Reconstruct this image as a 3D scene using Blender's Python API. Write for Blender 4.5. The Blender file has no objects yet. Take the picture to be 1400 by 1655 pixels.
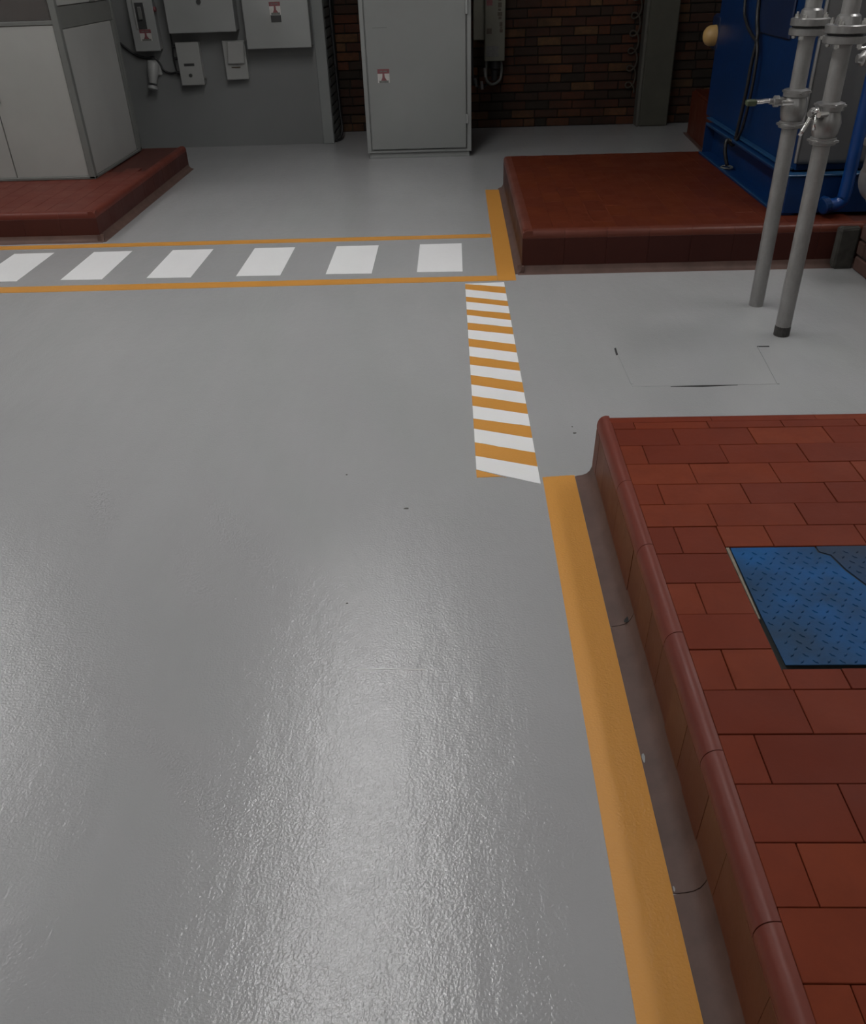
import bpy, bmesh, math, random
from mathutils import Vector, Matrix
random.seed(7)
SC = bpy.context.scene
COL = SC.collection
PI = math.pi

# ------------------------------------------------------------------ camera
cam_d = bpy.data.cameras.new('camera'); cam = bpy.data.objects.new('camera', cam_d); COL.objects.link(cam)
cam_d.sensor_fit = 'HORIZONTAL'; cam_d.sensor_width = 36.0; cam_d.lens = 36.0*1350.4958/1400.0
cam_d.clip_start = .02
rr = Vector((0.99941636, 0.01890005, -0.02845567)); uu = Vector((0.0131864, 0.55499086, 0.83175192)); ff = Vector((-0.03151279, 0.83164171, -0.55441773))
M = Matrix((rr, uu, -ff)).transposed().to_4x4(); M.translation = Vector((0, 0, 1.65))
cam.matrix_world = M
SC.camera = cam

# ------------------------------------------------------------------ world / light / exposure
w = bpy.data.worlds.new('world'); SC.world = w; w.use_nodes = True
w.node_tree.nodes['Background'].inputs[0].default_value = (.8, .88, 1, 1)
w.node_tree.nodes['Background'].inputs[1].default_value = .05
SC.view_settings.view_transform = 'Standard'; SC.view_settings.look = 'None'
SC.view_settings.gamma = 1; SC.view_settings.use_curve_mapping = False
SC.view_settings.exposure = 0.13
LAMP = 23.0            # emission of the fluorescent diffusers
CEIL = 4.6

# ------------------------------------------------------------------ helpers
def link(o, parent=None):
    COL.objects.link(o)
    if parent is not None: o.parent = parent
    return o
def tag(o, label=None, cat=None, group=None, kind=None):
    if label: o['label'] = label
    if cat: o['category'] = cat
    if group: o['group'] = group
    if kind: o['kind'] = kind
    return o
def empty(name, loc, label, cat, group=None):
    o = bpy.data.objects.new(name, None); o.location = loc; o.empty_display_size = .1
    link(o); tag(o, label, cat, group)
    bpy.context.view_layer.update()
    return o
def obj(name, bm, mat, parent=None, smooth=False, kind=None, label=None):
    me = bpy.data.meshes.new(name); bm.normal_update()
    bmesh.ops.recalc_face_normals(bm, faces=bm.faces[:])
    bm.to_mesh(me); bm.free(); me.materials.append(mat)
    if smooth:
        for p in me.polygons: p.use_smooth = True
    o = bpy.data.objects.new(name, me); link(o, parent)
    if parent is not None:
        o.matrix_parent_inverse = parent.matrix_world.inverted() if parent.type == 'EMPTY' else Matrix.Identity(4)
        # sub-parts of meshes inherit identity world space because every part mesh is in world coordinates
        if parent.type != 'EMPTY' and parent.parent is not None:
            o.matrix_parent_inverse = Matrix.Identity(4)
    if kind: o['kind'] = kind
    if label: o['label'] = label
    return o
def autosm(o, ang=35):
    me = o.data
    for p in me.polygons: p.use_smooth = True
    try: me.set_sharp_from_angle(angle=math.radians(ang))
    except Exception: pass
    return o
def N(): return bmesh.new()
def box(bm, x0, x1, y0, y1, z0, z1, bev=0, seg=1):
    r = bmesh.ops.create_cube(bm, size=1)
    vs = r['verts']
    for v in vs:
        v.co = Vector(((x0+x1)/2+v.co.x*(x1-x0), (y0+y1)/2+v.co.y*(y1-y0), (z0+z1)/2+v.co.z*(z1-z0)))
    if bev > 0:
        es = set(e for v in vs for e in v.link_edges)
        bmesh.ops.bevel(bm, geom=list(es), offset=bev, segments=seg, affect='EDGES', profile=.5)
    return bm
def frame_of(d):
    d = d.normalized(); a = Vector((0, 0, 1)) if abs(d.z) < .9 else Vector((1, 0, 0))
    x = d.cross(a).normalized(); y = d.cross(x).normalized(); return x, y, d
def lathe(bm, p0, p1, prof, seg=24):
    """prof = [(t along axis in metres, radius)]"""
    p0 = Vector(p0); d = (Vector(p1)-p0).normalized(); x, y, d = frame_of(d)
    rings = []
    for t, r in prof:
        rings.append([bm.verts.new(p0+d*t+(x*math.cos(2*PI*k/seg)+y*math.sin(2*PI*k/seg))*max(r, 1e-5)) for k in range(seg)])
    for a, b in zip(rings, rings[1:]):
        for k in range(seg):
            bm.faces.new((a[k], a[(k+1) % seg], b[(k+1) % seg], b[k]))
    bm.faces.new(rings[0][::-1]); bm.faces.new(rings[-1])
    return bm
def cyl(bm, p0, p1, r, seg=20, bev=0):
    L = (Vector(p1)-Vector(p0)).length
    pr = [(0, r), (L, r)] if bev <= 0 else [(0, r-bev), (bev, r), (L-bev, r), (L, r-bev)]
    return lathe(bm, p0, p1, pr, seg)
def tube(bm, pts, r, seg=8, sub=6):
    pts = [Vector(p) for p in pts]
    if sub > 1 and len(pts) > 2:
        q = []
        P = [pts[0]*2-pts[1]]+pts+[pts[-1]*2-pts[-2]]
        for i in range(1, len(P)-2):
            for s in range(sub):
                t = s/sub; a, b, c, d = P[i-1], P[i], P[i+1], P[i+2]
                q.append(.5*((2*b)+(c-a)*t+(2*a-5*b+4*c-d)*t*t+(3*b-a-3*c+d)*t**3))
        q.append(pts[-1]); pts = q
    rings = []; prev = None
    for i, p in enumerate(pts):
        d = (pts[min(i+1, len(pts)-1)]-pts[max(i-1, 0)]).normalized()
        if prev is None: x, y, _ = frame_of(d)
        else:
            x = (prev-d*prev.dot(d)).normalized(); y = d.cross(x)
        prev = x
        rings.append([bm.verts.new(p+(x*math.cos(2*PI*k/seg)+y*math.sin(2*PI*k/seg))*r) for k in range(seg)])
    for a, b in zip(rings, rings[1:]):
        for k in range(seg): bm.faces.new((a[k], a[(k+1) % seg], b[(k+1) % seg], b[k]))
    bm.faces.new(rings[0][::-1]); bm.faces.new(rings[-1])
    return bm
def slab(bm, pts, z0, z1):
    a = [bm.verts.new((x, y, z0)) for x, y in pts]; b = [bm.verts.new((x, y, z1)) for x, y in pts]
    n = len(pts); bm.faces.new(b); bm.faces.new(a[::-1])
    for i in range(n): bm.faces.new((a[i], a[(i+1) % n], b[(i+1) % n], b[i]))
    return bm
def extrude_profile(bm, prof, axis, a, b):
    """prof: closed list of (u,z); axis 'y': u is x, runs y a..b; axis 'x': u is y, runs x a..b"""
    f = (lambda u, z, t: (u, t, z)) if axis == 'y' else (lambda u, z, t: (t, u, z))
    A = [bm.verts.new(f(u, z, a)) for u, z in prof]; B = [bm.verts.new(f(u, z, b)) for u, z in prof]
    n = len(prof); bm.faces.new(A); bm.faces.new(B[::-1])
    for i in range(n): bm.faces.new((A[i], B[i], B[(i+1) % n], A[(i+1) % n]))
    return bm

# ------------------------------------------------------------------ materials
class MT:
    def __init__(s, name):
        s.m = bpy.data.materials.new(name); s.m.use_nodes = True; s.t = s.m.node_tree
        s.b = s.t.nodes['Principled BSDF']; s.n = s.t.nodes; s.l = s.t.links
    def add(s, k, **kw):
        n = s.n.new(k)
        for a, v in kw.items(): setattr(n, a, v)
        return n
    def pos(s):
        g = s.add('ShaderNodeNewGeometry'); return g.outputs['Position']
    def noise(s, scale, detail=4, rough=.6, vec=None, stretch=None):
        n = s.add('ShaderNodeTexNoise'); n.inputs['Scale'].default_value = scale
        n.inputs['Detail'].default_value = detail; n.inputs['Roughness'].default_value = rough
        v = vec or s.pos()
        if stretch:
            mp = s.add('ShaderNodeMapping'); mp.inputs['Scale'].default_value = stretch
            s.l.new(v, mp.inputs['Vector']); v = mp.outputs[0]
        s.l.new(v, n.inputs['Vector']); return n.outputs['Fac']
    def ramp(s, fac, stops):
        r = s.add('ShaderNodeValToRGB'); e = r.color_ramp.elements
        while len(e) < len(stops): e.new(.5)
        for el, (p, c) in zip(e, stops): el.position = p; el.color = (*c, 1) if len(c) == 3 else c
        s.l.new(fac, r.inputs[0]); return r.outputs[0]
    def mix(s, f, a, b, mode='MIX'):
        m = s.add('ShaderNodeMix'); m.data_type = 'RGBA'; m.blend_type = mode
        for i, v in ((0, f), (6, a), (7, b)):
            if isinstance(v, (int, float)): m.inputs[i].default_value = v
            elif isinstance(v, tuple): m.inputs[i].default_value = (*v, 1)
            else: s.l.new(v, m.inputs[i])
        return m.outputs[2]
    def bump(s, h, strength=.2, dist=.002):
        b = s.add('ShaderNodeBump'); b.inputs['Strength'].default_value = strength; b.inputs['Distance'].default_value = dist
        s.l.new(h, b.inputs['Height']); s.l.new(b.outputs[0], s.b.inputs['Normal']); return b
    def set(s, color=None, rough=None, metal=None, spec=None):
        if color is not None:
            if isinstance(color, tuple): s.b.inputs['Base Color'].default_value = (*color, 1)
            else: s.l.new(color, s.b.inputs['Base Color'])
        if rough is not None:
            if isinstance(rough, (int, float)): s.b.inputs['Roughness'].default_value = rough
            else: s.l.new(rough, s.b.inputs['Roughness'])
        if metal is not None: s.b.inputs['Metallic'].default_value = metal
        if spec is not None: s.b.inputs['Specular IOR Level'].default_value = spec
        return s.m

def sc(c, k): return tuple(min(1, x*k) for x in c)
def paint(name, c, rough=.5, var=.12, scale=3, bump=.05, metal=0, bscale=180, spec=.5):
    m = MT(name); f = m.noise(scale, 5)
    col = m.ramp(f, [(.3, sc(c, 1-var)), (.7, sc(c, 1+var))])
    if bump: m.bump(m.noise(bscale, 2), bump, .001)
    return m.set(col, rough, metal, spec)

def floor_like(name, c, rough=.3, streak=.05):
    m = MT(name)
    f = m.noise(.9, 4, .55); g = m.noise(5, 5, .6, stretch=(1.5, .35, 1))
    col = m.ramp(f, [(.1, sc(c, .92)), (.9, sc(c, 1.07))])
    col2 = m.ramp(g, [(.1, (1-streak*1.5,)*3), (.9, (1, 1, 1))])
    col = m.mix(1.0, col, col2, 'MULTIPLY')
    # orange-peel of a rolled epoxy coat: fine droplets plus roller waves
    n1 = m.noise(155, 2, .5); n2 = m.noise(34, 2, .5, stretch=(1, .5, 1)); n3 = m.noise(5, 2, .5, stretch=(1.6, .35, 1))
    a = m.add('ShaderNodeMath', operation='MULTIPLY'); m.l.new(n2, a.inputs[0]); a.inputs[1].default_value = 1.0
    b = m.add('ShaderNodeMath', operation='ADD'); m.l.new(n1, b.inputs[0]); m.l.new(a.outputs[0], b.inputs[1])
    c_ = m.add('ShaderNodeMath', operation='MULTIPLY_ADD'); m.l.new(n3, c_.inputs[0]); c_.inputs[1].default_value = 2.0; m.l.new(b.outputs[0], c_.inputs[2])
    m.bump(c_.outputs[0], .5, .0022)
    return m.set(col, rough, 0, .5)

M_floor = floor_like('grey_epoxy', (.342, .342, .345), .19)
M_white = floor_like('white_line_paint', (.8, .8, .8), .36)
M_yellow = floor_like('yellow_line_paint', (.6, .275, .05), .4)
M_hatchlid = floor_like('grey_epoxy_lid', (.35, .355, .36), .3)

def tile_mat(name, dark, mid, light, rough=.42, spec=.14):
    m = MT(name); oi = m.add('ShaderNodeObjectInfo')
    c = m.ramp(oi.outputs['Random'], [(0, dark), (.5, mid), (1, light)])
    f = m.noise(9, 5, .65)
    c = m.mix(m.ramp(f, [(.35, (0, 0, 0)), (.75, (.5, .5, .5))]), c, sc(dark, .8))
    n = m.noise(60, 4)
    m.bump(n, .25, .0015)
    return m.set(c, m.ramp(m.noise(4), [(.3, (rough-.05,)*3), (.7, (rough+.1,)*3)]), 0, spec)
M_tile = tile_mat('red_quarry_tile', (.125, .020, .008), (.152, .025, .009), (.18, .033, .011), .55)
M_tile_side = tile_mat('red_brown_face_tile', (.11, .036, .02), (.13, .043, .022), (.135, .052, .025), .42)
M_bull = tile_mat('red_bullnose_tile', (.135, .028, .018), (.145, .031, .02), (.155, .034, .021), .42, .26)
M_grout = paint('dark_red_grout', (.075, .018, .011), .7, .3, 20)
M_cove = paint('maroon_grey_cove_paint', (.098, .058, .047), .55, .2, 10, .2, spec=.25)
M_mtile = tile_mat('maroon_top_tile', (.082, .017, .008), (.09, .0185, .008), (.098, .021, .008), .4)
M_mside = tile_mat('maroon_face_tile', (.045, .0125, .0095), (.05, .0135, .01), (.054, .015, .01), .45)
M_mbull = tile_mat('maroon_bullnose', (.10, .027, .017), (.105, .028, .017), (.11, .03, .018), .35, .25)
M_mgrout = paint('maroon_grout', (.062, .014, .008), .6, .2, 12)
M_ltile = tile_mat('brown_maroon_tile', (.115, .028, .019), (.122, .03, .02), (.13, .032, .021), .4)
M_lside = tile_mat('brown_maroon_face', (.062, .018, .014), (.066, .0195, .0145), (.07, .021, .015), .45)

def brick_mat():
    m = MT('old_brick'); oi = m.add('ShaderNodeObjectInfo')
    c = m.ramp(oi.outputs['Random'], [(0, (.022, .017, .013)), (.2, (.036, .021, .015)), (.42, (.06, .023, .014)), (.62, (.078, .027, .014)), (.82, (.098, .038, .017)), (1, (.11, .058, .026))])
    so = m.noise(1.3, 5, .65)
    c = m.mix(m.ramp(so, [(.42, (0, 0, 0)), (.62, (.6, .6, .6))]), c, (.014, .012, .010))
    c = m.mix(m.ramp(m.noise(30, 5), [(.4, (0, 0, 0)), (.8, (.6, .6, .6))]), c, (.03, .024, .018))
    m.bump(m.noise(45, 5), .6, .004)
    return m.set(c, .85, 0, .2)
M_brick = brick_mat()
M_mortar = paint('sooty_mortar', (.012, .010, .008), .95, .3, 8, .5, bscale=60)
M_gbrick = paint('grey_painted_brick', (.075, .08, .075), .7, .35, 9, .4, bscale=50)
M_gmortar = paint('dark_grey_mortar', (.03, .03, .028), .9, .2, 8)
M_gwall = paint('grey_wall_paint', (.158, .162, .16), .5, .06, 1.2, .06)
M_gpost = paint('light_grey_post_paint', (.2, .208, .204), .5, .06, 2, .05)
M_far = paint('plain_wall_paint', (.42, .42, .4), .8, .05, 1)
M_ceil = paint('ceiling_paint', (.45, .45, .44), .9, .04, 1)
M_pillar = paint('olive_concrete', (.055, .053, .04), .75, .18, 4, .4, bscale=40)
M_pillar2 = paint('pale_concrete_edge', (.08, .076, .064), .75, .15, 6)
M_cab = paint('grey_cabinet_paint', (.185, .19, .184), .42, .04, 2, .06)
M_cab2 = paint('grey_cabinet_frame', (.2, .205, .2), .45, .04, 2, .06)
M_box = paint('pale_grey_box_paint', (.245, .25, .245), .45, .05, 3)
M_boxw = paint('off_white_plastic', (.27, .272, .262), .4, .05, 3)
M_cream = paint('cream_box_paint', (.135, .13, .1), .5, .08, 4)
M_dark = paint('black_rubber', (.012, .012, .013), .5, .2, 20)
M_gap = paint('dark_gap', (.02, .02, .02), .9, .1, 5)
M_slot = paint('dark_slot', (.03, .03, .03), .6, .1, 5)
M_redl = paint('label_red', (.16, .05, .055), .5, .15, 40)
M_whl = paint('label_white', (.42, .4, .38), .5, .08, 40)
M_grl = paint('label_grey', (.12, .12, .11), .5, .2, 60)
M_brl = paint('label_brown', (.06, .045, .03), .5, .2, 60)
M_panel = paint('pale_enclosure_panel', (.28, .28, .265), .45, .06, 2, .05)
M_eframe = paint('grey_enclosure_frame', (.12, .124, .116), .45, .08, 4, .05)
M_edark = paint('dark_enclosure_rail', (.12, .122, .112), .5, .1, 4)
def machine_blue():
    m = MT('machine_blue'); f = m.noise(6, 6, .7)
    c = m.ramp(f, [(.3, (.0012, .018, .072)), (.7, (.0012, .024, .1))])
    d = m.noise(3.2, 6, .7, stretch=(1, 1, .4))
    c = m.mix(m.ramp(d, [(.56, (0, 0, 0)), (.78, (.35, .35, .35))]), c, (.006, .02, .06))
    m.bump(m.noise(35, 4), .25, .003)
    return m.set(c, .38, 0, .4)
M_blue = machine_blue()
M_blue2 = paint('lit_blue_edge', (.012, .055, .13), .4, .2, 8)  # lighter machine blue, lit look of the edges put into the colour
M_gdoor = paint('grey_machine_door', (.1, .1, .1), .4, .1, 3)
M_tan = paint('tan_cap_paint', (.4, .25, .09), .5, .2, 6)
def galv(name, c=.3, rough=.42, metal=.55):
    m = MT(name); f = m.noise(14, 5, .7, stretch=(1, 1, .5))
    col = m.ramp(f, [(.3, (c*.8, c*.78, c*.76)), (.7, (c*1.15, c*1.13, c*1.1))])
    m.bump(m.noise(40, 4), .15, .002)
    return m.set(col, rough, metal, .5)
M_galv = galv('galvanised_pipe', .3, .42, .5)
M_fit = galv('cast_fitting', .3, .35, .7)
M_chrome = galv('bright_metal', .75, .2, .95)
M_plateedge = paint('plate_gap_shade', (.01, .012, .012), .8, .2, 8)  # near-black, shade of the gap round the tread plate put into the colour
def plate_mat(name, a, b, g):
    m = MT(name); f = m.noise(5, 5, .6)
    c = m.ramp(f, [(.35, a), (.65, b)])
    c = m.mix(m.ramp(m.noise(2.3, 4, .6), [(.45, (0, 0, 0)), (.7, (.6, .6, .6))]), c, g)
    m.bump(m.noise(70, 4), .2, .002)
    return m.set(c, .5, 0, .14)
M_plate = plate_mat('blue_plate_paint', (.006, .042, .105), (.002, .075, .23), (.018, .036, .062))
M_plate2 = plate_mat('worn_blue_plate_paint', (.022, .034, .058), (.01, .04, .10), (.035, .037, .045))
def emis(name, c, s):
    m = MT(name); m.b.inputs['Emission Color'].default_value = (*c, 1); m.b.inputs['Emission Strength'].default_value = s
    m.b.inputs['Base Color'].default_value = (.8, .8, .8, 1); return m.m
M_lamp = emis('lit_diffuser', (1, .99, .985), LAMP)
M_house = paint('lamp_housing', (.6, .6, .6), .4)
def glass_mat():
    m = MT('enclosure_glass'); m.set((.25, .23, .22), .08); m.b.inputs['Transmission Weight'].default_value = .75
    m.b.inputs['IOR'].default_value = 1.45; return m.m
M_glass = glass_mat()

# ------------------------------------------------------------------ room shell
def struct(name, bm, mat, parent=None): return obj(name, bm, mat, parent, kind='structure')
X0, X1, Y0, Y1 = -5.6, 5.4, -5.0, 10.32
FLOOR = struct('floor', box(N(), X0-.2, X1+.2, Y0-.2, Y1+.25, -.1, 0), M_floor)
struct('ceiling', box(N(), X0-.2, X1+.2, Y0-.2, Y1+.25, CEIL, CEIL+.1), M_ceil)
struct('wall_left', box(N(), X0-.2, X0, Y0-.2, Y1+.25, 0, CEIL), M_far)
struct('wall_right', box(N(), X1, X1+.2, Y0-.2, Y1+.25, 0, CEIL), M_far)
struct('wall_rear', box(N(), X0, X1, Y0-.2, Y0, 0, CEIL), M_far)
WB = struct('wall_back', box(N(), X0, X1, Y1+.005, Y1+.25, 0, CEIL), M_mortar)

# bricks of the back wall, proud of the mortar
PZ, PX = .0886, .258
meshcache = {}
def piece_mesh(name, dx, dy, dz, bev, mat):
    k = (name, round(dx, 4), round(dy, 4), round(dz, 4), mat.name)
    if k in meshcache: return meshcache[k]
    bm = N(); box(bm, -dx/2, dx/2, -dy/2, dy/2, -dz/2, dz/2, bev)
    me = bpy.data.meshes.new(name); bm.to_mesh(me); bm.free(); me.materials.append(mat); meshcache[k] = me
    return me
def piece(name, c, dims, bev, mat, parent, rot=None):
    me = piece_mesh(name, *dims, bev, mat)
    o = bpy.data.objects.new(name, me); o.location = c
    if rot: o.rotation_euler = rot
    COL.objects.link(o)
    o.parent = parent
    if parent.type == 'EMPTY': o.matrix_parent_inverse = parent.matrix_world.inverted()
    return o
stuff = N()
HW = [.245, .118]
for r in range(int(CEIL/PZ)):
    z = r*PZ+PZ/2
    for seg0, seg1 in ((-1.27, 2.02), (2.37, 4.2)):
        x = seg0-(PX/2 if r % 2 else 0)+random.uniform(-.02, .02)
        while x < seg1:
            L = PX if random.random() > .16 else PX/2
            a, b = max(x, seg0), min(x+L-.012, seg1); x += L
            if b-a < .04: continue
            yy = Y1+.006+random.uniform(-.003, .004)
            if r < 14:
                piece('brick', ((a+b)/2, yy, z+random.uniform(-.002, .002)), (round(b-a, 2), .04, .077), .004, M_brick, WB, (0, random.uniform(-.006, .006), random.uniform(-.012, .012)))
            else: box(stuff, a, b, yy-.02, yy+.02, z-.0385, z+.0385)
obj('upper_brickwork', stuff, M_brick, WB, kind='stuff')

# grey rendered wall on the left with its end post and brick return
GY = 9.63
WG = struct('wall_partition', box(N(), X0, -1.40, GY, Y1, 0, CEIL), M_gwall)
struct('trim_1', box(N(), -1.40, -1.285, GY-.02, GY+.06, 0, CEIL, .006), M_gpost)
WR = struct('wall_return', box(N(), -1.40, -1.30, GY+.061, Y1, 0, CEIL), M_gmortar)
for r in range(16):
    y = GY+.075-(.11 if r % 2 else 0)
    while y < Y1-.02:
        a, b = max(y, GY+.075), min(y+.225, Y1-.015); y += .235
        if b-a > .04: piece('brick', (-1.297, (a+b)/2, r*PZ+PZ/2), (.03, round(b-a, 3), .074), .006, M_gbrick, WR)
# concrete pillar
p = empty('concrete_pillar', (2.19, 10.2, 0), 'olive grey square concrete pillar standing against the dark brick wall', 'pillar')
obj('shaft', box(N(), 2.045, 2.355, 10.13, Y1, 0, CEIL, .012), M_pillar, p)
obj('pale_edge', box(N(), 2.012, 2.046, 10.135, Y1, 0, CEIL, .008), M_pillar2, p, label='paler left edge strip')  # separate strip in a paler concrete colour

# ------------------------------------------------------------------ painted floor markings
def mark(name, pts, mat, label, cat, group=None, z=.0014):
    o = obj(name, slab(N(), pts, 0, z), mat); tag(o, label, cat, group); return o
def rough_edge(pts_a, pts_b, amp=.0015, n=14):
    """polygon between polyline a->b with slightly wavy sides"""
    def wav(p, q):
        out = []
        for i in range(n+1):
            t = i/n; x = p[0]+(q[0]-p[0])*t; y = p[1]+(q[1]-p[1])*t
            dx, dy = q[0]-p[0], q[1]-p[1]; L = math.hypot(dx, dy)
            k = random.uniform(-amp, amp) if 0 < i < n else 0
            out.append((x-dy/L*k, y+dx/L*k))
        return out
    return wav(*pts_a)+wav(*pts_b)
mark('painted_line', rough_edge(((-5.4, 5.87), (.245, 5.915)), ((.245, 6.005), (-5.4, 5.965)), .002, 30), M_yellow,
     'thin yellow painted line along the far side of the crosswalk', 'floor marking')
mark('painted_line', rough_edge(((-5.4, 4.93), (.25, 4.988)), ((.25, 5.08), (-5.4, 5.06)), .002, 30), M_yellow,
     'thin yellow painted line along the near side of the crosswalk', 'floor marking')
mark('painted_band', rough_edge(((.252, 4.985), (.362, 4.985)), ((.372, 7.32), (.252, 7.33)), .002, 10), M_yellow,
     'short wide yellow band beside the far red tiled plinth', 'floor marking', z=.0018)
mark('painted_band', rough_edge(((.314, -1.2), (.437, -1.2)), ((.436, 2.712), (.315, 2.70)), .0015, 40), M_yellow,
     'long wide yellow band running beside the near red tiled plinth', 'floor marking', z=.0016)
bars = [(-2.795, -3.07), (-2.513, -2.245), (-1.96, -1.677), (-1.388, -1.108), (-.82, -.53), (-.246, .04)]
bars[0] = (-3.075, -2.795)
ords = ['leftmost white crosswalk bar, cut by the photo edge', 'second white crosswalk bar from the left, below the brown plinth corner',
        'third white crosswalk bar from the left', 'third white crosswalk bar from the yellow band, one of the middle pair',
        'second white crosswalk bar from the yellow band', 'white crosswalk bar nearest the wide yellow band']
for (a, b), lb in zip(bars, ords):
    mark('crosswalk_bar', rough_edge(((a, 5.185), (b, 5.18)), ((b, 5.79), (a, 5.785)), .002, 6), M_white, lb, 'floor marking', 'white bars of the painted crosswalk')
# hatched yellow/white strip
h = empty('hatched_strip', (.17, 3.8, 0), 'strip of slanted yellow and white painted stripes between the two tiled plinths', 'floor marking')
def hx0(y): return .0525+(.068-.0525)*(4.95-y)/(4.95-2.7)
def hx1(y): return .287+(.304-.287)*(4.95-y)/(4.95-2.66)
# stripe boundaries measured along the left edge and the right edge (y values); alternating
def yl(px): return px
Lb = [4.925, 4.775, 4.63, 4.495, 4.345, 4.21, 4.055, 3.92, 3.765, 3.63, 3.475, 3.345, 3.205, 3.095, 2.945, 2.82, 2.705]
from_px_L = [457, 468, 479.5, 488, 499.5, 509, 521, 533, 546, 560, 575, 590, 606, 622, 640, 656, 676, 694, 714.5, 737, 760]
from_px_R = [457, 464, 475, 486, 495, 507, 518, 529, 540.5, 556, 570, 586, 600, 618, 634, 652, 669, 688, 709, 731, 754, 782]
def px2y(px, X):
    # floor row of the painted edge: solve by bisection for the Y whose floor point (X,Y,0) shows at this image row
    lo, hi = .5, 12
    for _ in range(50):
        m = (lo+hi)/2; v = Vector((X, m, -1.65)); row = 827.5-1350.4958*v.dot(uu)/v.dot(ff)
        if row > px: lo = m
        else: hi = m
    return (lo+hi)/2
Ly = [px2y(v, .06) for v in (459, 459.5, 468, 480, 488, 500.5, 509.5, 522, 533.5, 547.5, 560.5, 576, 590, 606.5, 622, 640, 656.5, 677, 693.5, 715.5, 737.5, 759.5, 772)]
Ry = [px2y(v, .295) for v in (456.5, 464, 475, 487, 495.5, 507, 518, 529.5, 541, 557, 570.5, 586.5, 600, 618.5, 635, 653, 670, 689.5, 709, 732, 755, 782.5)]
# order: white, yellow, white, ... (white wedge first, at the far end)
for i in range(21):
    la, lb_ = Ly[i], Ly[i+1]; ra, rb = Ry[i], Ry[i+1]
    mat = M_white if i % 2 == 0 else M_yellow
    nm = 'white_stripe' if i % 2 == 0 else 'yellow_stripe'
    pts = [(hx0(la), la), (hx0(lb_), lb_)]
    k = 5
    for j in range(1, k):
        t = j/k; pts.append((hx0(lb_)+(hx1(rb)-hx0(lb_))*t, lb_+(rb-lb_)*t+random.uniform(-.0025, .0025)))
    pts += [(hx1(rb), rb), (hx1(ra), ra)]
    obj(nm, slab(N(), pts, 0, .0022 if i % 2 == 0 else .0018), mat, h)
obj('yellow_stripe', slab(N(), [(.066, Ly[21]), (.068, 2.705), (.16, 2.71), (.18, Ly[21]-.062)], 0, .0016), M_yellow, h, label='cut-off yellow corner at the near end')

# ------------------------------------------------------------------ floor hatch, marks
hh = empty('floor_hatch', (1.12, 3.68, 0), 'painted-over rectangular lid in the grey floor in front of the pipes', 'hatch')
obj('lid', slab(N(), [(.79, 3.475), (1.435, 3.475), (1.475, 3.905), (.785, 3.905)], 0, .0012), M_floor, hh)
g = N(); slab(g, [(.775, 3.83), (.785, 3.84), (.788, 3.92), (.779, 3.915)], 0, .0022)
obj('open_joint', g, M_gap, hh)
g = N(); slab(g, [(.96, 3.468), (1.10, 3.461), (1.26, 3.472), (1.10, 3.474)], 0, .0022)
obj('open_joint', g, M_gap, hh)
g = N(); slab(g, [(1.475, 3.903), (1.535, 3.90), (1.535, 3.908), (1.48, 3.909)], 0, .0022)
obj('open_joint', g, M_gap, hh)
g = N(); slab(g, [(1.437, 3.475), (1.447, 3.475), (1.483, 3.9), (1.477, 3.9)], 0, .0024)
obj('raised_joint', g, M_floor, hh)
g = N(); slab(g, [(.788, 3.5), (.8, 3.5), (.79, 3.83), (.784, 3.83)], 0, .0024)
obj('raised_joint', g, M_floor, hh)
M_chip = paint('dark_chip', (.06, .058, .05), .7, .3, 60)
def chip(x, y, s, label, z=0, rot=0, asp=3):
    pts = []
    for k in range(9):
        a = 2*PI*k/9; r = s*random.uniform(.7, 1.1)
        u, v = r*math.cos(a)*asp/2, r*math.sin(a)*.7
        pts.append((x+u*math.cos(rot)-v*math.sin(rot), y+u*math.sin(rot)+v*math.cos(rot)))
    o = obj('floor_chip', slab(N(), pts, z, z+.0016), M_chip); tag(o, label, 'debris'); return o
chip(-.19, 2.499, .007, 'small dark fleck in the open middle of the grey floor')
chip(.478, 3.045, .007, 'small dark speck on the floor behind the near plinth corner', asp=2)
chip(.474, 3.1, .004, 'tiny dark speck just behind the larger speck near the plinth corner', asp=2)
chip(-.348, 1.975, .004, 'tiny dark dot on the grey floor at the top of the glare', asp=2)
chip(-.43, 2.74, .004, 'tiny dark dot on the grey floor left of the striped strip', asp=2)
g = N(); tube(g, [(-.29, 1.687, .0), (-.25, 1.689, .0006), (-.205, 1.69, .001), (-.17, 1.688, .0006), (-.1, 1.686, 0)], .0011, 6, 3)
tag(obj('floor_ridge', g, paint('ridge_painted_glint', (.75, .75, .75), .2)), 'short thin raised seam in the grey floor glare, its glint painted pale', 'seam')  # pale colour stands in for the seam's glint

# ------------------------------------------------------------------ tiled plinths
def quarter(u0, z0, u1, z1, n=6, power=1.0):
    """rounded nose going from the face (u0,z0) up to the top (u1,z1)"""
    out = []
    for i in range(n+1):
        a = PI/2*i/n
        out.append((u1-(u1-u0)*math.cos(a), z0+(z1-z0)*math.sin(a)))
    return out

def subtract(rect, hole):
    x0, x1, y0, y1 = rect; a0, a1, b0, b1 = hole
    if x1 <= a0 or x0 >= a1 or y1 <= b0 or y0 >= b1: return [rect]
    out = []
    if x0 < a0: out.append((x0, a0, y0, y1))
    if x1 > a1: out.append((a1, x1, y0, y1))
    mx0, mx1 = max(x0, a0), min(x1, a1)
    if y0 < b0: out.append((mx0, mx1, y0, b0))
    if y1 > b1: out.append((mx0, mx1, b1, y1))
    return out

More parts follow.
